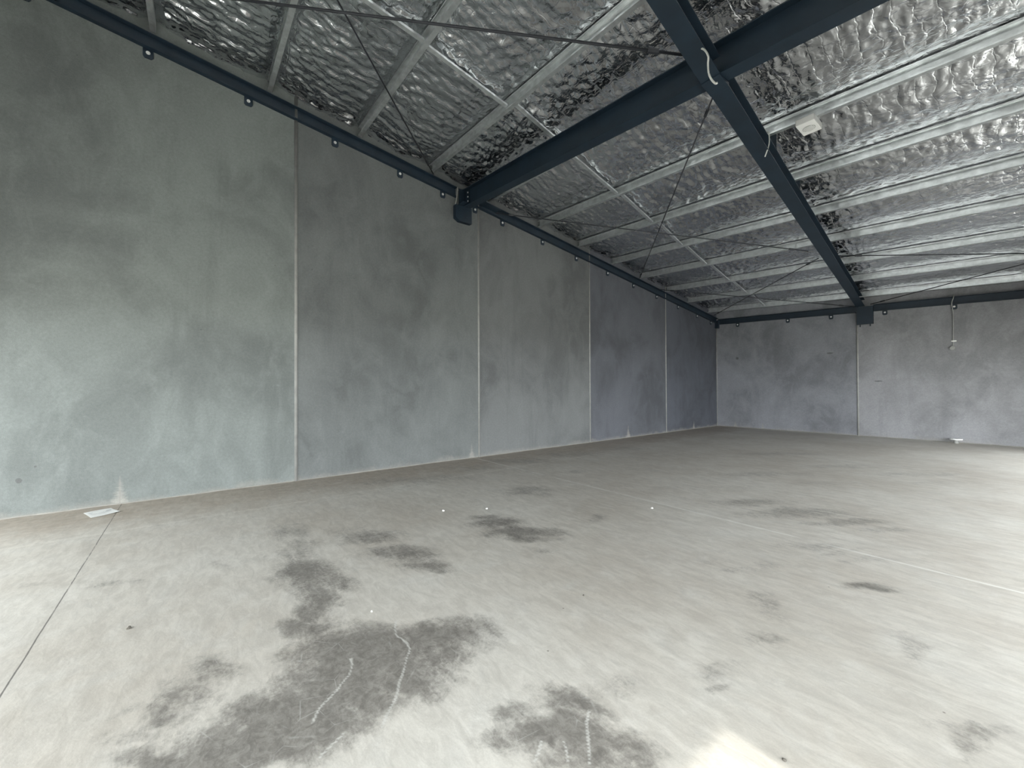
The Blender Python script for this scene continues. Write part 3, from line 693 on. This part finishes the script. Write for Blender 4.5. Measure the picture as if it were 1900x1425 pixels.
rod((-7.22, 11.75, 4.62), (-3.16, 15.55, 3.88), 'black bracing rod from the left wall to the rafter end at the end wall')
rod((-7.20, 15.3, 4.14), (-2.97, 11.45, 4.45), 'black bracing rod from the far wall corner to the middle of the rafter', drop=-0.035)
rod((-2.60, 11.50, 4.42), (1.05, 13.75, 3.99), 'black bracing rod right of the rafter, leaving from its middle', drop=-0.035)
rod((-2.80, 15.60, 3.90), (1.05, 12.95, 4.10), 'black bracing rod right of the rafter, rising from its end bracket')

# ------------------------------------------------------------------ cables, siren box, paper, odds and ends
def cable(pts, r, label, cat='cable', mat='cable'):
    # smooth the path with a Catmull-Rom pass
    P_ = [Vector(p) for p in pts]; out = []
    for i in range(len(P_) - 1):
        p0, p1, p2, p3 = P_[max(i-1, 0)], P_[i], P_[i+1], P_[min(i+2, len(P_)-1)]
        for s in range(6):
            u = s / 6; out.append(0.5 * ((2*p1) + (p2-p0)*u + (2*p0-5*p1+4*p2-p3)*u*u + (3*p1-p0-3*p2+p3)*u**3))
    out.append(P_[-1])
    o = MB().tube(out, r, 8).build('cable', M[mat], smooth=True); tag(o, label, cat); return o
cable([(-2.06, 4.06, 4.99), (-1.97, 4.02, 4.89), (-1.918, 4.0, 4.78), (-1.92, 4.0, 4.70), (-1.914, 4.0, 4.61), (-1.889, 4.0, 4.53), (-1.85, 4.0, 4.465), (-1.83, 4.0, 4.46)], 0.0095, 'white cable hanging at the junction of cross beam and rafter')
cable([(-2.20, 6.10, 4.93), (-2.12, 6.08, 4.93), (-2.103, 6.07, 4.86), (-2.105, 6.06, 4.74), (-2.15, 6.05, 4.60)], 0.008, 'short white cable end hanging beside the rafter near the siren box')
cable([(XW + 0.03, 4.33, 5.62), (XW + 0.07, 4.29, 5.66), (XW + 0.10, 4.27, 5.60), (XW + 0.09, 4.255, 5.40), (XW + 0.06, 4.245, 5.30)], 0.009, 'grey cable looped round the cross beam end bracket', mat='seal')
c3 = cable([(-1.15, YB - 0.03, 3.90), (-1.16, YB - 0.09, 3.80), (-1.19, YB - 0.085, 3.66), (-1.175, YB - 0.03, 3.45), (-1.175, YB - 0.012, 3.1), (-1.18, YB - 0.012, 2.55)], 0.010, 'thin grey cable dropping down the end wall right of the rafter', mat='seal')
MB().box((-1.21, YB - 0.03, 2.66), (-1.12, YB - 0.001, 2.69)).build('clip', M['plastic'], c3)
MB().disc((-1.19, YB - 0.001, 2.49), (0, -1, 0), 0.05, 0.05, 12).build('socket', M['seal'], c3)
cap = MB().disc((-1.14, YB - 0.16, 0), (0, 0, 1), 0.045, 0.09, 14).build('pipe_stub', M['seal'])
MB().disc((-1.14, YB - 0.16, 0.09), (0, 0, 1), 0.12, 0.03, 16).build('cap', M['plastic'], cap)
tag(cap, 'short pipe stub with a white cap on the floor by the end wall', 'pipe')

# siren box under the purlin
sb = bpy.data.objects.new('siren_box', None); COL.objects.link(sb)
sx0, sx1, sy0, sy1 = -1.93, -1.715, 6.50, 6.86
szt = zp(-1.82, 6.65) - 0.002
def skew(x, y, z): return (x, y, z)
bxm = MB().box((sx0, sy0, szt - 0.085), (sx1, sy1 - 0.02, szt))
bxm.build('box_body', M['plastic'], sb, bevel=0.006)
mb = MB()
for r0 in (0.075,):
    mb.disc((-1.8225, 6.68, szt - 0.089), (0, 0, 1), r0, 0.006, 24)
grl = mb.build('grille', M['grille'], sb)
mb = MB()
for kk in range(5):
    a = -0.05 + 0.025 * kk; w = math.sqrt(max(0.068**2 - a*a, 0)); mb.box((-1.8225 - w, 6.68 + a - 0.004, szt - 0.092), (-1.8225 + w, 6.68 + a + 0.004, szt - 0.088))
mb.build('louvre', M['plastic'], grl)
tag(sb, 'white plastic siren box fixed under a purlin right of the rafter', 'siren')

# sheet of paper
pp = bpy.data.objects.new('paper_sheet', None); COL.objects.link(pp); pp.location = (-6.93, -0.89, 0)
def ptz(u, v): return 0.004 + 0.016 * max(0.0, (u + v - 1.3)) + 0.004 * math.sin(3 * u + 2 * v)
c00, c10, c11, c01 = Vector((-7.06, -1.05, 0)), Vector((-7.14, -0.82, 0)), Vector((-6.86, -0.71, 0)), Vector((-6.73, -0.94, 0))
def pt(u, v, dz=0): p = (c00*(1-u) + c10*u)*(1-v) + (c01*(1-u) + c11*u)*v; return (p.x + 6.93, p.y + 0.89, ptz(u, v) + dz)
mb = MB(); N = 8
vs = [pt(i/N, j/N) for i in range(N+1) for j in range(N+1)]; vs2 = [(a, b, c - 0.0012) for a, b, c in vs]
q = lambda i, j: i*(N+1) + j
fs = [(q(i,j), q(i+1,j), q(i+1,j+1), q(i,j+1)) for i in range(N) for j in range(N)]
nv = len(vs); fs2 = [tuple(nv + k for k in reversed(f)) for f in fs]
ring = [q(i,0) for i in range(N+1)] + [q(N,j) for j in range(1,N+1)] + [q(i,N) for i in range(N-1,-1,-1)] + [q(0,j) for j in range(N-1,0,-1)]
fs3 = [(ring[k], ring[(k+1) % len(ring)], nv + ring[(k+1) % len(ring)], nv + ring[k]) for k in range(len(ring))]
mb.add(vs + vs2, fs + fs2 + fs3).build('sheet', M['paper'], pp)
mb = MB()
for v in (0.30, 0.345): mb.add([pt(.1, v, .0012), pt(.9, v, .0012), pt(.9, v + .022, .0012), pt(.1, v + .022, .0012)], [(0,1,2,3)])
for v, ue in ((.14, .5), (.18, .62), (.45, .8), (.50, .72), (.55, .85), (.62, .6)): mb.add([pt(.1, v, .0012), pt(ue, v, .0012), pt(ue, v + .010, .0012), pt(.1, v + .010, .0012)], [(0,1,2,3)])
mb.build('print', M['ink'], pp)
tag(pp, 'white printed sheet of paper lying by the foot of the left wall', 'paper')

random.seed(4)
def chip(x, y, r, mat, label, name='concrete_chip'):
    vs = []; n = 7
    for k in range(n): a = 2*math.pi*k/n; q = r * random.uniform(0.6, 1.1); vs.append((x + q*math.cos(a), y + q*math.sin(a), 0.0))
    for k in range(n): a = 2*math.pi*k/n; q = r * random.uniform(0.3, 0.7); vs.append((x + q*math.cos(a), y + q*math.sin(a), r * random.uniform(0.4, 0.8)))
    fs = [tuple(range(n)), tuple(range(n, 2*n))] + [(k, (k+1) % n, n + (k+1) % n, n + k) for k in range(n)]
    tag(MB().add(vs, fs).build(name, M[mat]), label, 'debris', 'crumbs of debris on the floor')
chip(-4.40, 2.39, 0.022, 'white_chip', 'white mortar crumb on the floor, left one of two beyond the dark patches')
chip(-4.14, 2.85, 0.018, 'white_chip', 'white mortar crumb on the floor, right one of two beyond the dark patches')
chip(-2.87, 4.45, 0.020, 'white_chip', 'white mortar crumb beside the pale floor joint')
chip(-3.49, -0.317, 0.016, 'chip', 'dark crumb on the bright floor right of the thin saw cut')
chip(-0.614, 1.863, 0.010, 'chip', 'dark crumb beside the sunlit patch of floor')
chip(-1.984, 2.207, 0.010, 'chip', 'small dark crumb alone in the middle of the floor')
chip(-2.73, 0.94, 0.009, 'white_chip', 'small pale crumb just beyond the big dark floor patch')
